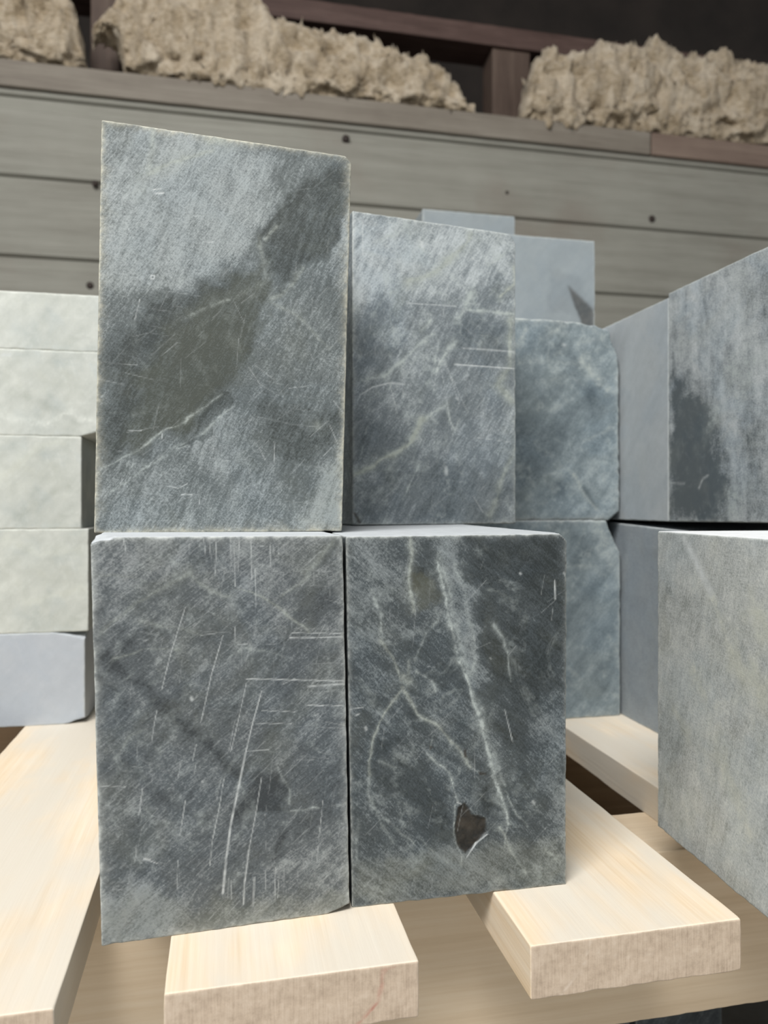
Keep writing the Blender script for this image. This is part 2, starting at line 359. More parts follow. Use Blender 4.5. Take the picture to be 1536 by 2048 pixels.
# upper left, leaning a degree
T = (170, 220, 2.354)
mk = [('patch', 60, .42, [(80,60),(640,120),(900,260),(880,460),(800,600),(500,830),(200,860),(80,800)]),  # pale upper area: stone tone with a grazing highlight painted in
 ('patch', 40, -.55, [(900,470),(1000,330),(1240,240),(1255,380),(1190,600),(1140,710),(1000,780),(900,830),(830,640)]),
 ('patch', 60, -.5, [(480,830),(700,760),(830,640),(860,780),(840,960),(790,1130),(720,1230),(640,1330),(420,1540),(260,1620),(60,1680),(60,1480),(150,1300),(180,1050),(330,900)]),
 ('wpatch', 60, -.1, [(480,930),(830,700),(840,960),(720,1230),(420,1540),(200,1600),(250,1200)]),
 ('patch', 12, -.45, [(630,1340),(680,1345),(705,1385),(690,1420),(510,1575),(430,1610),(500,1480)]),
 ('patch', 50, -.4, [(820,1400),(1150,1440),(1190,1560),(1060,1660),(920,1680),(850,1600)]),
 ('patch', 60, .05, [(60,1720),(500,1560),(900,1700),(1200,1700),(1200,1960),(50,1980)]),
 ('wpatch', 60, .65, [(1120,1700),(1210,1600),(1210,1960),(1020,1960)]),
 ('patch', 25, .35, [(1248,400),(1258,520),(1252,900),(1150,780),(1190,600)]),
 ('patch', 40, .25, [(480,1480),(720,1420),(760,1700),(560,1700)]),
 ('wvein', 40, .4, [(325,80),(315,180),(300,300)]), ('wvein', 36, .6, [(300,300),(430,240),(600,190)]), ('wvein', 60, .8, [(590,130),(650,150)]),
 ('vein', 24, .35, [(200,400),(300,360)]), ('wvein', 16, .4, [(100,460),(150,500)]),
 ('scr', 9, 1, [(322,374),(355,370)]), ('scr', 11, 1, [(332,392),(370,390)]), ('scr', 6, .5, [(190,530),(225,600)]), ('scr', 7, .55, [(258,890),(235,985)]),
 ('scr', 8, .7, [(310,778),(326,778),(326,794),(310,794),(310,778)]), ('scr', 9, .6, [(580,622),(600,620)]), ('scr', 9, .6, [(380,712),(386,716)]),
 ('vein', 14, .55, [(70,1700),(250,1600),(400,1500),(640,1345)]), ('vein', 14, .45, [(120,1800),(430,1590),(560,1510),(700,1400)]), ('vein', 10, .4, [(90,1830),(260,1700),(480,1580)]),
 ('wvein', 30, .3, [(820,610),(850,800),(700,890),(450,980)]), ('wvein', 30, .4, [(1030,750),(960,840),(870,890)]), ('wvein', 16, .5, [(850,610),(905,550)]),
 ('wvein', 22, .3, [(860,900),(1000,960),(1150,1120)]), ('wvein', 44, .35, [(1085,1475),(1100,1485)]),
 ('dark', 16, .5, [(815,640),(880,530),(960,440)]),
 ('scr', 6, .6, [(205,1510),(265,1510)]), ('scr', 7, .6, [(365,1525),(362,1545)]), ('scr', 8, .8, [(455,1812),(470,1808),(505,1812)]), ('scr', 6, .7, [(390,1770),(440,1780),(480,1760)]), ('scr', 5, .6, [(536,1815),(540,1855)]),
 ('scr', 4, .5, [(1150,1480),(1190,1570)]), ('scr', 4, .5, [(1160,1590),(1120,1630)]), ('scr', 5, .5, [(890,1560),(892,1660)]), ('scr', 4, .5, [(820,1590),(850,1650)]), ('scr', 4, .5, [(960,1310),(1040,1300)]),
 ('scr', 4, .4, [(770,1210),(830,1300)]), ('scr', 4, .4, [(800,1200),(890,1270)]), ('scr', 4, .5, [(1170,1370),(1215,1425)])]
o = make_block('soapstone_block', face_block((188,1066), (684,1062), (203,239), (703,313), .2, .14), S_UL, step=.0006, dstep=.01, bevel=.0008, marks=mk, tr=T, seed=3,
               chips=[((1,0,1), (.0045,.02,.0045), .0007)], rand_scr=160, edge_w=.0015)
tag(o, 'tall grey soapstone block with dark olive blotches, topmost at the front left, leaning slightly', 'stone block', GRP)

# lower left
T = (160, 1030, 2.327)
mk = [('dark', 60, .5, [(120,670),(330,800),(520,1000),(740,1200)]), ('dark', 50, .3, [(200,1150),(400,1300),(600,1430)]), ('dark', 40, .3, [(60,740),(250,900)]),
 ('patch', 30, -.6, [(740,1350),(860,1160),(930,1180),(910,1420),(770,1420)]), ('patch', 24, -.5, [(900,1500),(970,1480),(950,1580),(890,1620)]),
 ('wpatch', 60, .2, [(60,1800),(1260,1780),(1260,1880),(700,1940),(400,1980),(90,2020)]), ('patch', 60, .35, [(80,1740),(300,1740),(420,1960),(100,2010)]),
 ('patch', 80, .15, [(40,100),(500,100),(500,500),(60,600)]), ('patch', 60, -.3, [(1000,330),(1120,300),(1200,420),(1060,500)]),
 ('wvein', 20, 0.29, [(500,270),(600,340),(700,370)]), ('wvein', 12, 0.50, [(740,340),(830,370),(930,440),(990,490),(1040,510),(1065,545)]), ('wvein', 39, 0.29, [(1190,110),(1100,220),(1040,270)]), ('wvein', 28, 0.29, [(1060,280),(940,380)]),
 ('wvein', 25, 0.25, [(90,560),(250,420),(400,330),(520,270)]), ('wvein', 11, 0.25, [(60,280),(240,290),(300,310)]), ('wvein', 10, 0.36, [(150,670),(300,635),(450,630)]), ('vein', 12, .4, [(700,660),(760,630),(850,630),(960,670)]),
 ('wvein', 20, 0.18, [(160,1140),(250,1030),(300,1000)]), ('vein', 11, .5, [(1240,1340),(1080,1360),(950,1390)]), ('vein', 11, .4, [(920,1160),(960,1260),(970,1350)]), ('wvein', 17, 0.22, [(280,500),(440,520),(560,560)]),
 ('vein', 60, .25, [(560,1400),(600,1440)]), ('wvein', 34, 0.29, [(1180,100),(1220,110)]),
 ('scr', 5, .65, [(490,430),(420,650),(380,815)]), ('scr', 6, .55, [(358,910),(345,970),(333,1055)]), ('scr', 7, .75, [(665,560),(610,750),(562,965)]), ('scr', 6, .65, [(775,780),(740,940),(702,1100)]), ('scr', 4, .4, [(720,960),(695,1090)]),
 ('scr', 8, .85, [(845,820),(800,980),(770,1110)]), ('scr', 13, .95, [(770,1110),(735,1280),(700,1450),(680,1600)]), ('scr', 15, .85, [(680,1600),(665,1760)]),
 ('scr', 7, .7, [(845,1220),(820,1380),(785,1560)]), ('scr', 11, .75, [(785,1560),(765,1720),(760,1810)]), ('scr', 6, .6, [(670,1230),(650,1350),(615,1520),(605,1630)]), ('scr', 6, .4, [(655,1235),(635,1330)]),
 ('scr', 7, .6, [(490,1330),(465,1490)]), ('scr', 7, .65, [(290,1275),(275,1395)]), ('scr', 4, .5, [(540,1070),(525,1140)]), ('scr', 5, .5, [(470,1150),(455,1220)]), ('scr', 4, .5, [(540,1160),(530,1210)]), ('scr', 5, .55, [(455,1610),(452,1740)]),
 ('scr', 4, .45, [(262,1540),(258,1610)]), ('scr', 4, .5, [(1130,1330),(1100,1620)]), ('scr', 14, .5, [(812,1690),(805,1820)]), ('scr', 5, .5, [(865,1640),(862,1750)]), ('scr', 5, .55, [(910,1640),(906,1800)]), ('scr', 4, .5, [(925,1700),(920,1780)]), ('scr', 4, .5, [(690,1690),(690,1780)]), ('scr', 4, .5, [(705,1700),(703,1790)]),
 ('scr', 6, .7, [(632,120),(632,270)]), ('scr', 7, .8, [(203,110),(212,165)]), ('scr', 5, .55, [(715,120),(722,330)]), ('scr', 4, .55, [(740,110),(738,260)]), ('scr', 5, .5, [(795,120),(800,300)]), ('scr', 7, .65, [(885,140),(888,240)]), ('scr', 6, .45, [(575,110),(585,190)]), ('scr', 7, .4, [(600,105),(610,200)]), ('scr', 5, .45, [(815,250),(820,430)]), ('scr', 4, .5, [(925,130),(925,180)]), ('scr', 4, .5, [(722,520),(720,600)]), ('scr', 4, .4, [(700,110),(705,240)]), ('scr', 9, .8, [(842,144),(855,144)]),
 ('scr', 9, .8, [(975,572),(1225,567)]), ('scr', 4, .6, [(985,548),(1215,550)]), ('scr', 8, .8, [(775,762),(1230,772)]), ('scr', 13, .65, [(1060,797),(1230,785)]), ('scr', 7, .8, [(1060,885),(1225,887)]), ('scr', 4, .55, [(845,910),(1000,915)]), ('scr', 4, .5, [(820,970),(985,970)]), ('scr', 6, .6, [(775,1102),(880,1092)]), ('scr', 4, .5, [(560,560),(640,548)]), ('scr', 5, .5, [(730,605),(780,600)]), ('scr', 4, .5, [(940,790),(1000,760)]), ('scr', 5, .6, [(1085,935),(1110,925)]),
 ('scr', 4, .5, [(1100,580),(1140,510)]), ('scr', 5, .5, [(75,1262),(210,1265)]),
 ('scr', 20, .9, [(518,852),(522,858)]), ('scr', 14, .95, [(300,1600),(325,1606)]), ('scr', 6, .8, [(325,1610),(360,1622)]), ('scr', 10, .7, [(568,1240),(572,1242)]), ('scr', 10, .5, [(620,460),(626,462)])]
o = make_block('soapstone_block', face_block((203,1893), (700,1822), (180,1074), (686,1071), 0, .30), S_LL, step=.0006, dstep=.01, bevel=.0011, marks=mk, tr=T, seed=5,
               chips=[((0,0,1), (.012,.03,.004), .0016), ((1,0,0), (.014,.02,.004), .001)], rand_scr=220, edge_w=.0015)
tag(o, 'dark grey soapstone block with long white scratches, bottom of the front left pair', 'stone block', GRP)

# lower right
T = (660, 1030, 2.56)
mk = [('patch', 40, -.4, [(720,110),(1210,110),(1210,900),(1090,900),(1000,1350),(870,1050),(790,760),(740,400)]), ('patch', 40, .2, [(1080,900),(1210,700),(1210,1700),(1080,1700)]),
 ('patch', 24, .4, [(540,105),(640,105),(700,330),(730,560),(770,800),(790,950),(730,880),(650,690),(600,480)]), ('patch', 40, .15, [(80,110),(300,110),(300,480),(90,560)]),
 ('wpatch', 60, .3, [(700,1720),(1210,1640),(1210,1870),(100,1990),(110,1820)]), ('patch', 26, -.35, [(380,960),(520,1070),(500,1200),(420,1150)]), ('patch', 40, -.3, [(220,1150),(520,1250),(620,1400),(640,1700),(420,1600),(220,1400)]),
 ('patch', 14, -.5, [(440,290),(490,290),(480,380),(440,360)]), ('wpatch', 20, -.2, [(430,330),(510,330),(560,480),(480,500)]), ('patch', 20, -.5, [(740,1420),(820,1380),(860,1500),(800,1560)]),
 ('vein', 24, .9, [(550,240),(575,370),(610,520),(640,680),(720,880),(760,1020),(800,1170),(840,1330),(880,1450),(910,1580)]), ('vein', 50, .4, [(560,200),(620,480),(700,820),(770,1000),(850,1300)]), ('vein', 30, .55, [(660,700),(720,820),(740,760)]), ('vein', 16, .5, [(910,1580),(890,1640),(900,1700)]), ('vein', 40, .4, [(620,560),(640,660)]), ('vein', 36, .5, [(760,1040),(810,1180)]), ('vein', 34, .6, [(840,1330),(880,1450)]),
 ('vein', 30, .3, [(640,250),(690,420),(735,650),(745,800)]), ('vein', 12, .55, [(900,1420),(960,1540),(1010,1590)]), ('vein', 14, .4, [(840,1250),(900,1400)]),
 ('wvein', 24, .55, [(400,110),(425,180),(410,340),(430,490)]), ('vein', 15, .5, [(210,400),(255,520),(262,590)]), ('wvein', 20, .55, [(265,640),(320,740),(370,850)]), ('wvein', 60, .5, [(380,830),(400,850)]), ('wvein', 22, .4, [(400,830),(400,750)]),
 ('wvein', 14, .6, [(380,880),(310,970),(250,1060),(210,1200),(200,1320)]), ('vein', 18, .35, [(200,1320),(190,1420),(240,1540),(320,1680)]), ('wvein', 16, .65, [(370,880),(450,1020),(560,1090),(640,1190),(720,1290)]), ('vein', 9, .5, [(720,1290),(790,1325)]),
 ('vein', 12, .6, [(500,1220),(560,1280),(610,1310),(640,1400),(655,1470)]), ('vein', 7, .5, [(520,1120),(512,1200)]), ('vein', 14, .45, [(440,800),(530,860),(545,900)]), ('vein', 16, .35, [(430,740),(490,600),(560,540)]),
 ('vein', 20, .55, [(840,560),(890,640),(910,710)]), ('vein', 10, .3, [(910,710),(930,850)]), ('scr', 7, .65, [(895,1000),(935,1160)]), ('scr', 10, .85, [(1150,335),(1153,430)]), ('scr', 5, .4, [(1140,480),(1135,540)]),
 ('wvein', 26, .45, [(870,1600),(940,1740),(1000,1830)]), ('wvein', 30, .5, [(1110,1715),(1150,1755)]), ('vein', 12, .4, [(200,1490),(330,1600),(430,1690)]), ('vein', 14, .35, [(140,1560),(135,1780)]), ('vein', 10, .3, [(450,1650),(600,1790)]), ('vein', 16, .3, [(260,1260),(350,1290)]),
 ('vein', 8, .6, [(640,1480),(640,1600),(655,1700),(675,1790)]), ('pit', 8, 1, [(655,1500),(685,1480),(720,1540),(800,1560),(805,1630),(740,1690),(690,1735),(655,1700),(645,1600)]), ('scr', 8, .8, [(805,1635),(750,1680),(700,1750)]), ('scr', 8, .7, [(650,1470),(672,1480)]),
 ('pit', 4, .9, [(680,1195),(692,1200),(695,1240),(682,1245)]), ('pit', 4, .9, [(760,1310),(800,1318),(800,1332),(765,1328)]), ('pit', 4, .7, [(508,1180),(530,1190),(512,1205)]),
 ('scr', 18, .9, [(182,1090),(185,1098)]), ('scr', 14, .7, [(973,298),(977,302)]), ('scr', 20, .55, [(1040,1468),(1046,1474)]), ('scr', 10, .7, [(135,1025),(150,1018)]), ('scr', 5, .6, [(100,995),(172,984)]), ('scr', 12, .6, [(1198,295),(1206,310)]),
 ('scr', 6, .6, [(85,690),(88,720)]), ('scr', 9, .5, [(735,620),(742,640)]), ('scr', 9, .5, [(820,730),(826,738)])]
o = make_block('soapstone_block', face_block((704,1816), (1133,1769), (691,1073), (1134,1067), 0, .30), S_LR, step=.0006, dstep=.01, bevel=.0012, marks=mk, tr=T, seed=7,
               chips=[((1,0,1), (.004,.02,.004), .0006)], rand_scr=50, edge_w=.0008)
tag(o, 'darkest charcoal soapstone block with a pale diagonal vein and a broken pit', 'stone block', GRP)

# upper right, set back on the lower right block
T = (680, 400, 3.01)
mk = [('patch', 90, .45, [(60,60),(1060,200),(1060,420),(600,600),(60,650)]), ('patch', 60, -.3, [(60,1250),(420,1450),(380,1500),(60,1600)]), ('patch', 60, -.3, [(450,1550),(1060,1650),(1060,1950),(80,1960),(80,1750)]), ('patch', 50, -.25, [(700,700),(1000,720),(980,1000),(700,980)]), ('patch', 50, -.25, [(80,850),(380,880),(300,1000),(80,1050)]),  # first patch paints overhead light onto the upper part of the face
 ('wvein', 30, 1.00, [(80,1670),(200,1600),(330,1520),(430,1460)]), ('wvein', 40, 0.98, [(430,1450),(470,1380),(500,1320)]), ('vein', 24, 0.84, [(500,1320),(560,1280),(640,1230)]), ('vein', 34, 0.84, [(580,1030),(640,930),(700,850)]), ('vein', 36, 1.00, [(700,720),(750,640),(800,560)]), ('vein', 20, 0.98, [(760,650),(900,670),(1050,690)]),
 ('vein', 26, 0.91, [(130,1090),(280,1050),(400,960)]), ('vein', 26, 0.77, [(400,960),(450,900),(560,800)]), ('wvein', 44, 0.70, [(400,490),(560,440),(640,380),(740,280),(780,210)]), ('wvein', 24, 0.98, [(1050,400),(1050,500),(960,580)]), ('wvein', 40, 0.70, [(1030,720),(1020,1000),(940,1110),(1050,1210)]), ('vein', 26, 0.70, [(490,790),(550,720)]), ('vein', 20, 0.56, [(380,1800),(480,1600)]), ('vein', 16, 0.56, [(200,260),(350,200),(400,140)]), ('vein', 30, 0.49, [(300,560),(560,500)]),
 ('wvein', 40, 0.42, [(900,1900),(1050,1500)]), ('vein', 16, 0.56, [(1020,300),(900,400)]), ('vein', 30, 0.56, [(590,900),(570,1040)]), ('vein', 20, 0.56, [(640,1240),(690,1400),(720,1330)]),
 ('scr', 10, .95, [(120,1175),(200,1125),(300,1100),(390,1110)]), ('scr', 7, .7, [(300,1110),(345,1280)]), ('scr', 5, .5, [(375,1120),(380,1190)]), ('scr', 9, .95, [(690,990),(1055,1015)]), ('scr', 8, .85, [(740,890),(1055,915)]), ('scr', 9, .6, [(400,620),(700,640)]), ('scr', 6, .5, [(620,700),(645,520)]),
 ('scr', 4, .5, [(600,960),(680,1420)]), ('scr', 4, .5, [(620,960),(770,1280)]), ('scr', 4, .5, [(600,940),(560,1160)]), ('scr', 5, .5, [(820,1430),(1040,1460)]), ('scr', 4, .5, [(640,980),(720,1240)]), ('scr', 5, .5, [(870,1190),(820,1260)]), ('scr', 5, .5, [(800,1780),(860,1880)]),
 ('scr', 26, .75, [(490,260),(498,280)]), ('scr', 18, .8, [(798,350),(802,355)]), ('scr', 26, .7, [(638,1610),(642,1650)]), ('scr', 16, .7, [(704,1193),(710,1198)]), ('scr', 8, .6, [(135,120),(138,330)]), ('scr', 8, .5, [(90,120),(92,420)]), ('scr', 6, .6, [(470,150),(470,230)]), ('scr', 16, .6, [(1040,330),(1055,350)]), ('scr', 12, .5, [(910,380),(940,370)]),
 ('pit', 6, .9, [(72,1870),(95,1885),(128,1945),(110,1950)])]
o = make_block('soapstone_block', face_block((705,1050), (1032,1047), (705,421), (1031,469), .2, .13), S_UR, step=.0008, dstep=.01, bevel=.0012, marks=mk, tr=T, seed=9,
               chips=[((1,0,1), (.006,.03,.008), .001)], rand_scr=300, edge_w=.0012)
tag(o, 'mid grey soapstone block with pale cream veins, just behind the tall leaning block', 'stone block', GRP)

# back row beside the right-hand stack
AXX = np.array([CT*CT+ST*ST, 0, 0])            # pallet axes are world axes
def axis_block(xr, yf, w, d, z0, z1, lean=0.0):
    cs = box(xr-w, xr, yf, yf+d, z0, z1)
    return cs
pB = cam_xy(.2405, .7665); XB, YB = pB[0], pB[1]
T = (1000, 420, 3.2)
mk = [('vein', 60, .6, [(520,970),(600,1060),(700,1160)]), ('vein', 30, .7, [(110,700),(270,690)]), ('vein', 30, .6, [(110,870),(170,760)]), ('vein', 24, .5, [(320,790),(430,730)]), ('vein', 30, .35, [(120,980),(430,980),(560,1000)]), ('vein', 16, .7, [(470,1690),(560,1850),(630,1920)]), ('vein', 30, .4, [(500,1500),(720,1390)]), ('vein', 30, .5, [(500,860),(680,820)]), ('vein', 24, .5, [(560,740),(640,800)]),
 ('patch', 40, -.4, [(250,900),(430,850),(440,950),(300,980)]), ('patch', 50, -.4, [(520,1100),(700,1200),(650,1340),(540,1280)]), ('patch', 60, -.25, [(100,1300),(380,1320),(380,1850),(120,1850)]), ('dark', 24, .6, [(540,1780),(620,1890)]), ('patch', 30, .2, [(380,1620),(740,1600),(740,1900),(400,1950)]), ('vein', 24, .4, [(280,1100),(420,1060)]), ('scr', 22, .7, [(405,860),(412,866)])]
o = make_block('soapstone_block', box(XB-.17, XB, YB, YB+.44, .2, .4005), S_BK, step=.0016, dstep=.012, bevel=.0022, marks=mk, tr=T, seed=11,
               chips=[((1,0,1), (.016,.05,.045), .003), ((1,0,0), (.012,.02,.010), .0015), ((1,0,1), (.045,.05,.010), .003)], edge_w=.002, wob=.0012)
tag(o, 'blue grey soapstone block with rounded broken right edge, upper tier beside the right-hand stack', 'stone block', GRP)
T = (1080, 980, 2.844)
mk = [('vein', 60, .5, [(330,200),(400,400)]), ('patch', 40, .2, [(300,180),(440,300),(440,450),(320,350)]), ('patch', 40, -.4, [(170,220),(290,230),(280,380),(200,420)]), ('vein', 30, .35, [(160,430),(260,440)]), ('patch', 40, -.25, [(340,950),(400,960),(400,1150),(340,1150)])]
o = make_block('soapstone_block', box(XB-.17, XB+.0012, YB, YB+.44, 0, .2), S_BK, step=.0016, dstep=.012, bevel=.0016, marks=mk, tr=T, seed=13,
               chips=[((1,0,1), (.017,.06,.036), .0015)], edge_w=.0014)
tag(o, 'blue grey soapstone block with a snapped upper right corner, lower tier behind the charcoal block', 'stone block', GRP)

# two blocks standing on the back row
def view_block(BLx, BRx, ytop_l, ytop_r, D, z0, depth, w_extra=0, yaw=None):
    a = at_depth(BLx, YH, D); y0 = a[1]
    b = at_y(BRx, YH, y0); zt = at_y(BRx, ytop_r, y0)[2]
    return box(a[0]-w_extra, b[0], y0, y0+depth, z0, zt)
cs = view_block(1035, 1190, 470, 482, .93, .4005, .10, w_extra=.07)
o = make_block('soapstone_block', cs, S_SM, step=.0018, bevel=.0012, seed=15, tr=(1000, 420, 3.2), marks=[('pit', 10, .7, [(440,490),(500,540),(608,650),(608,760),(540,760),(490,640)]), ('patch', 30, -.3, [(350,380),(480,420),(600,620),(560,720),(300,640)])], edge_w=.001)
tag(o, 'smooth plain grey soapstone block with chipped corner, standing behind the cream-veined block', 'stone block', GRP)
cs = view_block(845, 1030, 418, 433, 1.10, .4005, .12)
o = make_block('soapstone_block', cs, S_SM, step=.004, bevel=.0012, seed=16, edge_w=.001)
tag(o, 'light grey soapstone block showing only its top strip, farthest back in the middle', 'stone block', GRP)

# right-hand stack: left faces recede along the pallet
XR = XB+.0035
def y_on(px, X):                                # depth along the stack face seen at column px
    u = (px-768)/F; return X*(CT-u*ST)/(u*CT+ST)
ys = y_on(1338, XR)
o = make_block('soapstone_block', box(XR, XR+.2, ys+.0008, ys+.19, .2004, .4055), S_RS, step=.003, face='left', bevel=.001, seed=17, edge_w=.0008)
tag(o, 'smooth lavender grey soapstone block, far one of the upper right-hand stack', 'stone block', GRP)
T = (986, 380, 2.768)
mk = [('patch', 22, -1.15, [(1010,1050),(1070,1060),(1090,1170),(1160,1160),(1200,1200),(1250,1380),(1280,1600),(1250,1800),(970,1790),(980,1350),(1000,1280),(1005,1150)]), ('patch', 12, .8, [(985,1300),(1010,1280),(1020,1300),(990,1320)]), ('patch', 40, -.5, [(1380,1300),(1500,1250),(1522,1800),(1400,1700)]), ('scr', 3, .5, [(1140,1650),(1160,1600),(1190,1580)]), ('scr', 3, .35, [(970,1620),(1060,1625)]), ('vein', 24, .6, [(1320,1780),(1330,1700)]), ('vein', 20, .5, [(1400,950),(1522,930)]),
      ('patch', 24, -.4, [(1300,1000),(1370,980),(1380,1100),(1320,1110)]), ('vein', 30, .5, [(1340,990),(1380,1090)]), ('vein', 14, .5, [(1200,1300),(1260,1200)])]
cs = box(XR-.0006, XR+.2, ys-.3, ys, .2004, .4092)
for k in (0, 1): cs[k][2] += .0042               # near end lifted off the tier below
o = make_block('soapstone_block', cs, S_RU, step=.0014, face='left', bevel=.001, seed=19, marks=mk, tr=T, edge_w=.0009, rand_scr=40)
tag(o, 'rough grey soapstone block with a dark wet-looking patch, near one of the upper right-hand stack', 'stone block', GRP)
cs = box(XR+.001, XR+.2, YB-.13, ys+.20, 0, .2)
for k in (4, 5): cs[k][2] = .1915                # near end of its top sits a little low
o = make_block('soapstone_block', cs, S_RD, step=.003, face='left', bevel=.001, seed=21, edge_w=.0008)
tag(o, 'shaded grey soapstone block, lower tier of the right-hand stack, behind the pale block', 'stone block', GRP)

# pale block nearest on the right
far = at_z(1315, 1652, 0.0)
dv = RGT*(-.139)+FWD*.990; dv /= np.linalg.norm(dv); ev = np.array([dv[1], -dv[0], 0])
LN = .20
bl = far-dv*LN; br = bl+ev*.16
up = np.array([0, 0, .1982])
cs = hexa(bl, br, bl+up, br+up, LN, dv)
T = (1080, 980, 2.844)
mk = [('scr', 15, 1, [(820,270),(900,430),(970,580)]), ('vein', 16, .6, [(970,580),(1050,800),(1110,1010)]), ('scr', 9, .5, [(1215,310),(1225,400)]), ('scr', 6, .6, [(800,275),(850,260)]), ('wvein', 40, .5, [(1230,700),(1290,800)]), ('wvein', 40, .5, [(1120,960),(1170,1080)]), ('wvein', 50, .5, [(1220,1050),(1270,1130)]),
      ('patch', 24, -.4, [(700,500),(740,560),(720,880),(690,860)]), ('patch', 24, -.4, [(800,600),(850,620),(840,800),(790,780)]), ('patch', 60, -.35, [(680,1300),(800,1260),(860,1500),(760,1900),(680,1880)]), ('wvein', 34, .4, [(1050,1560),(1120,1750)]), ('wvein', 30, .35, [(880,1050),(940,1180)]), ('vein', 20, .4, [(1180,1900),(1200,1980)]), ('wvein', 20, .35, [(760,1250),(840,1380)])]
o = make_block('soapstone_block', cs, S_PN, step=.0014, dstep=.008, face='left', bevel=.001, seed=23, marks=mk, tr=T, edge_w=.001, rand_scr=50)
tag(o, 'pale green grey soapstone block with a white scratch, nearest on the right edge', 'stone block', GRP)

# pale stack at the left
pL = at_z(100, 1450, 0); YL = pL[1]
zz = [0, .0906, .192, .283, .367, .4230]
rx = [170, 177, 163, 200, 206]
lab = ['pale bluish grey soapstone slab, bottom of the left stack on the board', 'pale cream soapstone block, second from the bottom of the left stack', 'pale cream soapstone block set in from the right, third in the left stack',
       'palest whitish soapstone block, fourth from the bottom of the left stack', 'thin cream soapstone block on top of the left stack']
for k in range(5):
    X = at_y(rx[k], 1100, YL)[0]
    T = (0, 400, 1.862)
    mk = {3: [('vein', 40, .6, [(0,800),(160,830),(260,790),(350,830)]), ('dark', 40, .3, [(0,690),(160,760),(280,810)]), ('scr', 16, .8, [(8,576),(38,576)])],
          2: [('wvein', 30, .5, [(0,1040),(140,920),(230,900)]), ('dark', 30, .3, [(60,1180),(160,1120),(260,1060)])],
          1: [('wvein', 40, .4, [(20,1260),(150,1320),(300,1300)]), ('wvein', 30, .4, [(100,1500),(320,1440)])]}.get(k)
    ch = {0: [((1,0,1), (.030,.03,.007), .0015), ((1,0,0), (.022,.03,.005), .0015)], 3: [((1,0,0), (.02,.02,.005), .001)]}.get(k, [])
    o = make_block('soapstone_block', box(X-.26-.01*k, X, YL, YL+.16, zz[k], zz[k+1]), S_LG if k == 0 else S_LP, step=.002, dstep=.012, bevel=.0012, seed=30+k, marks=mk, tr=T, chips=ch, edge_w=.001)
    tag(o, lab[k], 'stone block', 'pale soapstone blocks in the left stack')

# tier of blocks below the pallet (dark, in its shade)
for k, (x0, x1, y0, lb) in enumerate(((-.42, .16, .48, 'dark grey soapstone block carrying the left half of the pallet stringer'), (.25, .372, .64, 'dark grey soapstone block in shade under the pallet stringer, left of the narrow gap'),
                                  (.378, .47, .64, 'dark grey soapstone block in shade under the stringer, at the lower right corner'), (.50, .80, .48, 'dark grey soapstone block carrying the right end of the pallet stringer'))):
    o = make_block('soapstone_block', box(x0, x1, y0, .598 if k in (0, 3) else 1.1, -.3435, -.143 if k in (0, 3) else -.165), S_LL, step=.006, bevel=.0015, seed=50+k)
    tag(o, lb, 'stone block', 'soapstone blocks below the pallet')

# ------------------------------------------------------------------ room: board wall, plate, studs, insulation
def simple(name, verts, faces, mat, smooth=False):
    me = bpy.data.meshes.new(name); me.from_pydata([tuple(v) for v in verts], [], faces); me.update()
    if smooth: me.polygons.foreach_set('use_smooth', [True]*len(me.polygons))
    me.materials.append(mat); o = bpy.data.objects.new(name, me); C.objects.link(o); return o
WY = 1.90
S = NT('weathered_grey_boards')
g1 = S.noise(1, 4, .6, S.mapping(sc=(2.2, 20, 40))); g2 = S.noise(1, 4, .6, S.mapping(sc=(9, 50, 300))); g3 = S.noise(3.5, 4, .6)
gt = S.math('ADD', S.math('MULTIPLY', g1, .45), S.math('ADD', S.math('MULTIPLY', g2, .3), S.math('MULTIPLY', g3, .3)))
gc = S.ramp(gt, [(.3, (108,105,96)), (.52, (133,132,123)), (.75, (150,149,140))])
gc = S.mix(S.math('MULTIPLY', S.smooth(S.noise(2.6, 4, .6, S.mapping(loc=(5,0,2))), .5, .7), .45), gc, (122,112,102))
S.put(S.b.inputs['Base Color'], gc); S.b.inputs['Roughness'].default_value = .75; S.bump(g2, .3, .002); M_WALL = S.m
# lapped boards, one profile along the wall
prof = []
seams = [.04, .23, .42, .61, .80, .988, 1.176]
z = -.343; prof.append((0, z))
for sm in seams:
    prof += [(0, sm-.036), (.003, sm-.033), (.010, sm-.031), (.010, sm-.001), (.004, sm+.0005), (0, sm+.004)]
prof.append((0, 1.19))
xs = np.linspace(-3, 4, 71); vv = []; ff = []
for x in xs:
    for (dy, zq) in prof: vv.append((x, WY+dy, zq))
    for (dy, zq) in ((.03, 1.19), (.03, -.343)): vv.append((x, WY+dy, zq))
n = len(prof)+2
for i in range(len(xs)-1):
    for j in range(n): a = i*n+j; b = i*n+(j+1) % n; ff.append((a, a+n, b+n, b))
o = simple('wall_back', vv, ff, M_WALL); o['kind'] = 'structure'
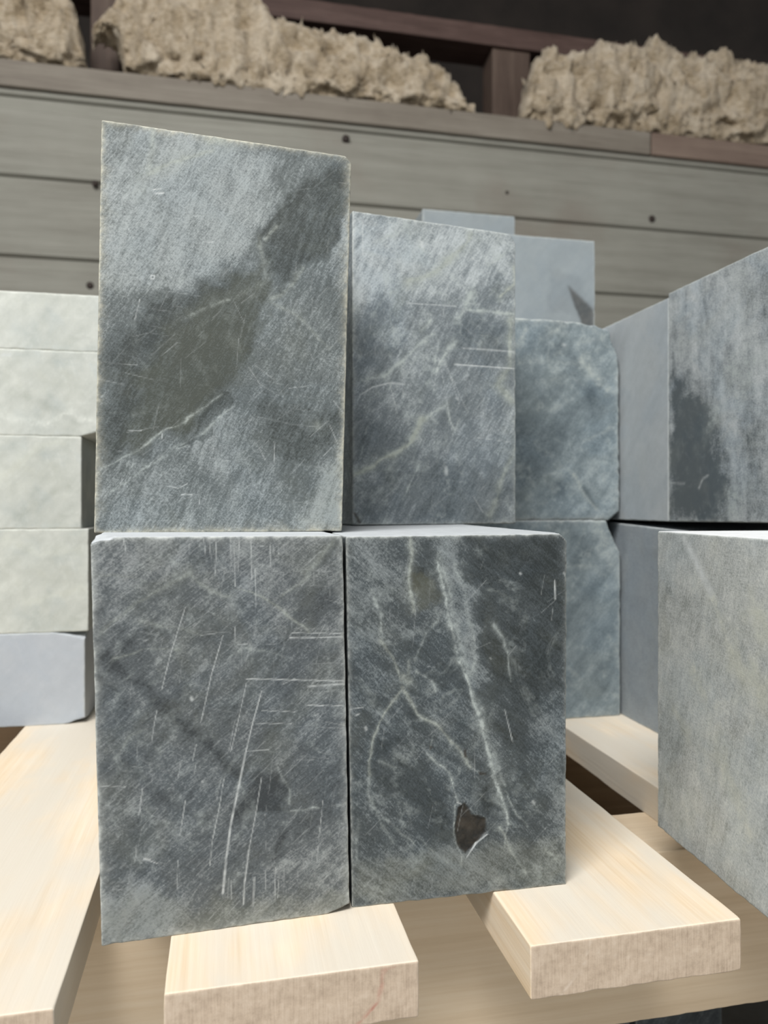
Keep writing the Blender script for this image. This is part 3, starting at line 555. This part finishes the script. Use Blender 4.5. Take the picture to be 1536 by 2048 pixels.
# nails
def nail(px, py, r):
    c = at_y(px, py, WY-.0005); vv = [(c[0], c[1]-.004, c[2])]; k = 14
    for rr, dy in ((.6, -.0035), (1, -.001), (1, .006)):
        for i in range(k): a = 2*math.pi*i/k; vv.append((c[0]+r*rr*math.cos(a), c[1]+dy, c[2]+r*rr*math.sin(a)))
    f = [(0, 1+(i+1) % k, 1+i) for i in range(k)]
    for s in range(2): f += [(1+s*k+i, 1+s*k+(i+1) % k, 1+(s+1)*k+(i+1) % k, 1+(s+1)*k+i) for i in range(k)]
    return simple('nail', vv, f, M_NAIL, True)
nm = NT('rusty_nail'); nm.put(nm.b.inputs['Base Color'], nm.ramp(nm.noise(300), [(.3, (24,20,18)), (.7, (54,40,32))])); nm.b.inputs['Roughness'].default_value = .7; M_NAIL = nm.m
for px, py, r, lb in ((692, 277, .0095, 'dark rusty nail head in the grey board above the leaning block'), (1304, 438, .010, 'dark rusty nail head in the grey board at the right'),
                  (1014, 385, .0045, 'tiny nail head in the grey board between the two larger ones'), (180, 571, .0085, 'brown nail head in the lowest board above the left stack'), (190, 367, .007, 'dark nail head at the gap between boards by the leaning block')):
    tag(nail(px, py, r), lb, 'nail', 'nail heads in the board wall')
# top plate: two timbers butted together
PM = wood('grey_plate_timber', (96,88,80), (122,115,105), (138,132,122), axis=0, ring=(30, 2.0, 0), off=(1,0,3))
PM2 = wood('brown_plate_timber', (98,82,72), (118,102,92), (136,120,108), axis=0, ring=(30, 2.0, 0), off=(4,0,3))
xj = at_y(1303, 290, WY-.012)[0]
o = make_block('trim_1', box(-3, xj-.002, WY-.012, WY+.26, 1.190, 1.252), PM, step=.02, dstep=.03, bevel=.003, seed=61, edge_w=.002); o['kind'] = 'structure'
o = make_block('trim_2', box(xj+.002, 4, WY-.012, WY+.26, 1.190, 1.252), PM2, step=.02, dstep=.03, bevel=.003, seed=62, edge_w=.002); o['kind'] = 'structure'
SM = wood('brown_stud_timber', (66,54,48), (88,74,66), (104,90,80), axis=2, ring=(36, 3, 0), off=(7,1,3))
RM = wood('reddish_rail_timber', (60,46,42), (82,65,60), (104,86,80), axis=0, ring=(36, 3, 0), off=(2,8,3))
sy0 = WY+.15
zr0, zr1 = at_y(768, 61, sy0-.012)[2], at_y(768, 19, sy0-.012)[2]
def stud(pl, pr, lb):
    a, b = at_y(pl, 150, sy0)[0], at_y(pr, 150, sy0)[0]
    o = make_block('wall_stud', box(a, b, sy0, sy0+.085, 1.252, zr0), SM, step=.02, bevel=.003, seed=int(pl)); tag(o, lb, 'timber', 'studs above the board wall'); return o
stud(985, 1060, 'brown timber stud between the insulation batts, right of the stone blocks')
stud(181, 240, 'short brown timber stud showing between the two left insulation batts')
o = make_block('timber_rail', box(-3, 4, sy0-.012, sy0+.10, zr0, zr1), RM, step=.02, dstep=.03, bevel=.004, seed=65)
tag(o, 'reddish brown horizontal timber rail across the tops of the studs', 'timber')

INS = NT('mineral_wool')
i1 = INS.noise(16, 6, .65, None, .8); i2 = INS.noise(90, 6, .7, INS.mapping(sc=(1, 1, 2.2)), .6)
ic = INS.ramp(INS.math('ADD', INS.math('MULTIPLY', i1, .55), INS.math('MULTIPLY', i2, .5)), [(.37, (116,101,80)), (.49, (186,168,141)), (.62, (222,208,186))])
INS.put(INS.b.inputs['Base Color'], ic); INS.b.inputs['Roughness'].default_value = .95; INS.b.inputs['Specular IOR Level'].default_value = .05
INS.b.inputs['Sheen Weight'].default_value = .2
INS.bump(INS.math('ADD', i2, INS.math('MULTIPLY', i1, .6)), .8, .012)
def batt(top, bot, y0, depth, seed, lb, tufts):
    """lumpy glass-wool batt lying along the plate: top/bottom outlines in wall coordinates"""
    top = [at_y(px, py, y0) for px, py in top]; bot = [at_y(px, py, y0) for px, py in bot]
    x0, x1 = top[0][0], top[-1][0]; N = int((x1-x0)/.005); K = 72
    X = np.linspace(x0, x1, N)
    zt = np.interp(X, [t[0] for t in top], [t[2] for t in top]); zb = np.interp(X, [t[0] for t in bot], [t[2] for t in bot])
    zt = np.maximum(zt, zb+.006)
    ang = np.linspace(0, 2*np.pi, K, endpoint=False)
    xx = np.repeat(X, K); A = np.tile(ang, N)
    ce, se = np.cos(A), np.sin(A)
    ex = .62
    cy = np.sign(ce)*np.abs(ce)**ex; cz = np.sign(se)*np.abs(se)**ex
    zm = np.repeat((zt+zb)/2, K); hz = np.repeat((zt-zb)/2, K)
    endf = np.clip(np.minimum(X-x0, x1-X)/.05, 0.0, 1)**.5; ef = np.repeat(endf, K)
    P = np.stack([xx, y0+depth/2 - cy*depth/2*(.25+.75*ef), zm + cz*hz*(.45+.55*ef)], 1)
    nrm = np.stack([0*cy, -ce, se], 1)
    rg = 1-np.abs(fbm(P*np.array([1, 1, 1.5]), 17, 3, seed+3))*2.2
    d = fbm(P, 8, 3, seed)*.026 + (rg-.6)*.024 + fbm(P, 55, 4, seed+7, .65)*.018 + np.abs(fbm(P*np.array([1,1,.6]), 150, 3, seed+9))*.009
    P = P + nrm*d[:,None] + np.stack([fbm(P, 30, 3, seed+20)*.010, 0*d, fbm(P, 30, 3, seed+24)*.010], 1)
    P[:,1] = np.minimum(P[:,1], sy0-.016)
    P[:,2] = np.maximum(P[:,2], np.where(P[:,1] > WY-.010, 1.2525, -9))      # rests on the plate
    faces = []
    for i in range(N-1):
        for j in range(K): faces.append((i*K+j, i*K+(j+1) % K, (i+1)*K+(j+1) % K, (i+1)*K+j))
    faces.append(tuple(range(K-1, -1, -1))); faces.append(tuple((N-1)*K+j for j in range(K)))
    V = list(map(tuple, P)); rs = random.Random(seed)
    for t in range(tufts):                        # loose wisps of fibre pulled out of the surface
        i = rs.randrange(3, N-3); j = rs.randrange(K); b = P[i*K+j]; q = P[i*K+(j+2) % K]; r = P[(i+2)*K+j]
        nn = nrm[i*K+j]; L = rs.uniform(.003, .014)
        tip = b + nn*L + np.array([rs.uniform(-.01, .01), rs.uniform(-.006, .006), rs.uniform(-.008, .008)])
        k = len(V); V += [tuple(b-nn*.004), tuple(q-nn*.004), tuple(r-nn*.004), tuple(tip)]
        faces += [(k, k+1, k+3), (k+1, k+2, k+3), (k+2, k, k+3)]
    o = simple('insulation_batt', V, faces, INS.m, True)
    tag(o, lb, 'insulation', 'insulation batts along the top of the wall'); return o
IY = WY-.022
batt([(-220,20),(-100,-60),(30,-70),(120,-40),(150,10),(164,70)], [(-220,100),(164,130)], IY, .10, 71, 'yellowish mineral wool batt at the top left corner', 150)
batt([(178,60),(186,22),(230,-20),(330,-70),(480,-50),(545,-5),(575,25),(610,48),(690,50),(722,62),(800,92),(860,113),(895,128),(925,165),(958,195)],
     [(178,72),(196,48),(226,52),(238,80),(244,128),(300,140),(420,165),(560,185),(700,195),(880,212),(958,222)], IY, .10, 72, 'long beige mineral wool batt sloping down, left of the wide stud', 350)
batt([(1056,190),(1072,125),(1100,88),(1112,84),(1122,100),(1150,102),(1210,80),(1265,78),(1295,88),(1322,62),(1350,78),(1385,108),(1402,92),(1455,90),(1480,108),(1540,118),(1640,120),(1760,150)],
     [(1056,228),(1100,246),(1240,254),(1310,248),(1400,262),(1536,278),(1760,305)], IY, .10, 73, 'bulging cream mineral wool batt with ragged top, right of the wide stud', 350)

# dark building shell beyond and around
def flat(name, cs, col, rough=.9):
    s = NT(name+'_surface'); s.put(s.b.inputs['Base Color'], s.ramp(s.noise(4, 6, .6), [(.35, tuple(c*.8 for c in col)), (.65, tuple(min(255, c*1.15) for c in col))])); s.b.inputs['Roughness'].default_value = rough
    s.bump(s.noise(30, 5, .6), .3, .004)
    f = [(0,1,3,2),(4,6,7,5),(0,4,5,1),(2,3,7,6),(0,2,6,4),(1,5,7,3)]
    o = simple(name, cs, f, s.m); o['kind'] = 'structure'; return o
flat('floor', box(-3, 4, -3, 3.05, -.44, -.3435), (150,146,138))
flat('wall_rear', box(-3, 4, 3.0, 3.05, -.343, 2.9), (44,38,34))
flat('ceiling', box(-3, 4, -3, 3.05, 2.9, 3.0), (64,56,50))

# ------------------------------------------------------------------ light
def area(name, loc, target, sx, sy, power, col=(1,1,1)):
    l = bpy.data.lights.new(name, 'AREA'); l.shape = 'RECTANGLE'; l.size = sx; l.size_y = sy; l.energy = power; l.color = col
    o = bpy.data.objects.new(name, l); C.objects.link(o); o.location = loc
    o.rotation_euler = (Vector(target)-Vector(loc)).to_track_quat('-Z', 'Y').to_euler(); return o
area('ceiling_lamp', (-.72, -.80, 2.15), (.1, .6, .1), 1.3, .8, 92, (1, .985, .96))
w = bpy.data.worlds.new('hall_ambient_fill'); bpy.context.scene.world = w; w.use_nodes = True
w.node_tree.nodes['Background'].inputs[0].default_value = (.97, .99, 1.0, 1); w.node_tree.nodes['Background'].inputs[1].default_value = .62  # even ambient light added as fill, no visible source

# ------------------------------------------------------------------ camera
cd = bpy.data.cameras.new('camera'); cam = bpy.data.objects.new('camera', cd); C.objects.link(cam)
cam.location = CAM; cam.rotation_euler = (math.pi/2, 0, -TH)
cd.sensor_fit = 'AUTO'; cd.sensor_width = 36; cd.lens = 36*F/H; cd.shift_y = (YH-H/2)/H
cd.clip_start = .01; cd.dof.use_dof = True; cd.dof.focus_distance = .425; cd.dof.aperture_fstop = cd.lens/1000/.0030
bpy.context.scene.camera = cam
vs = bpy.context.scene.view_settings; vs.view_transform = 'Standard'; vs.look = 'None'; vs.exposure = 0.0; vs.gamma = 1
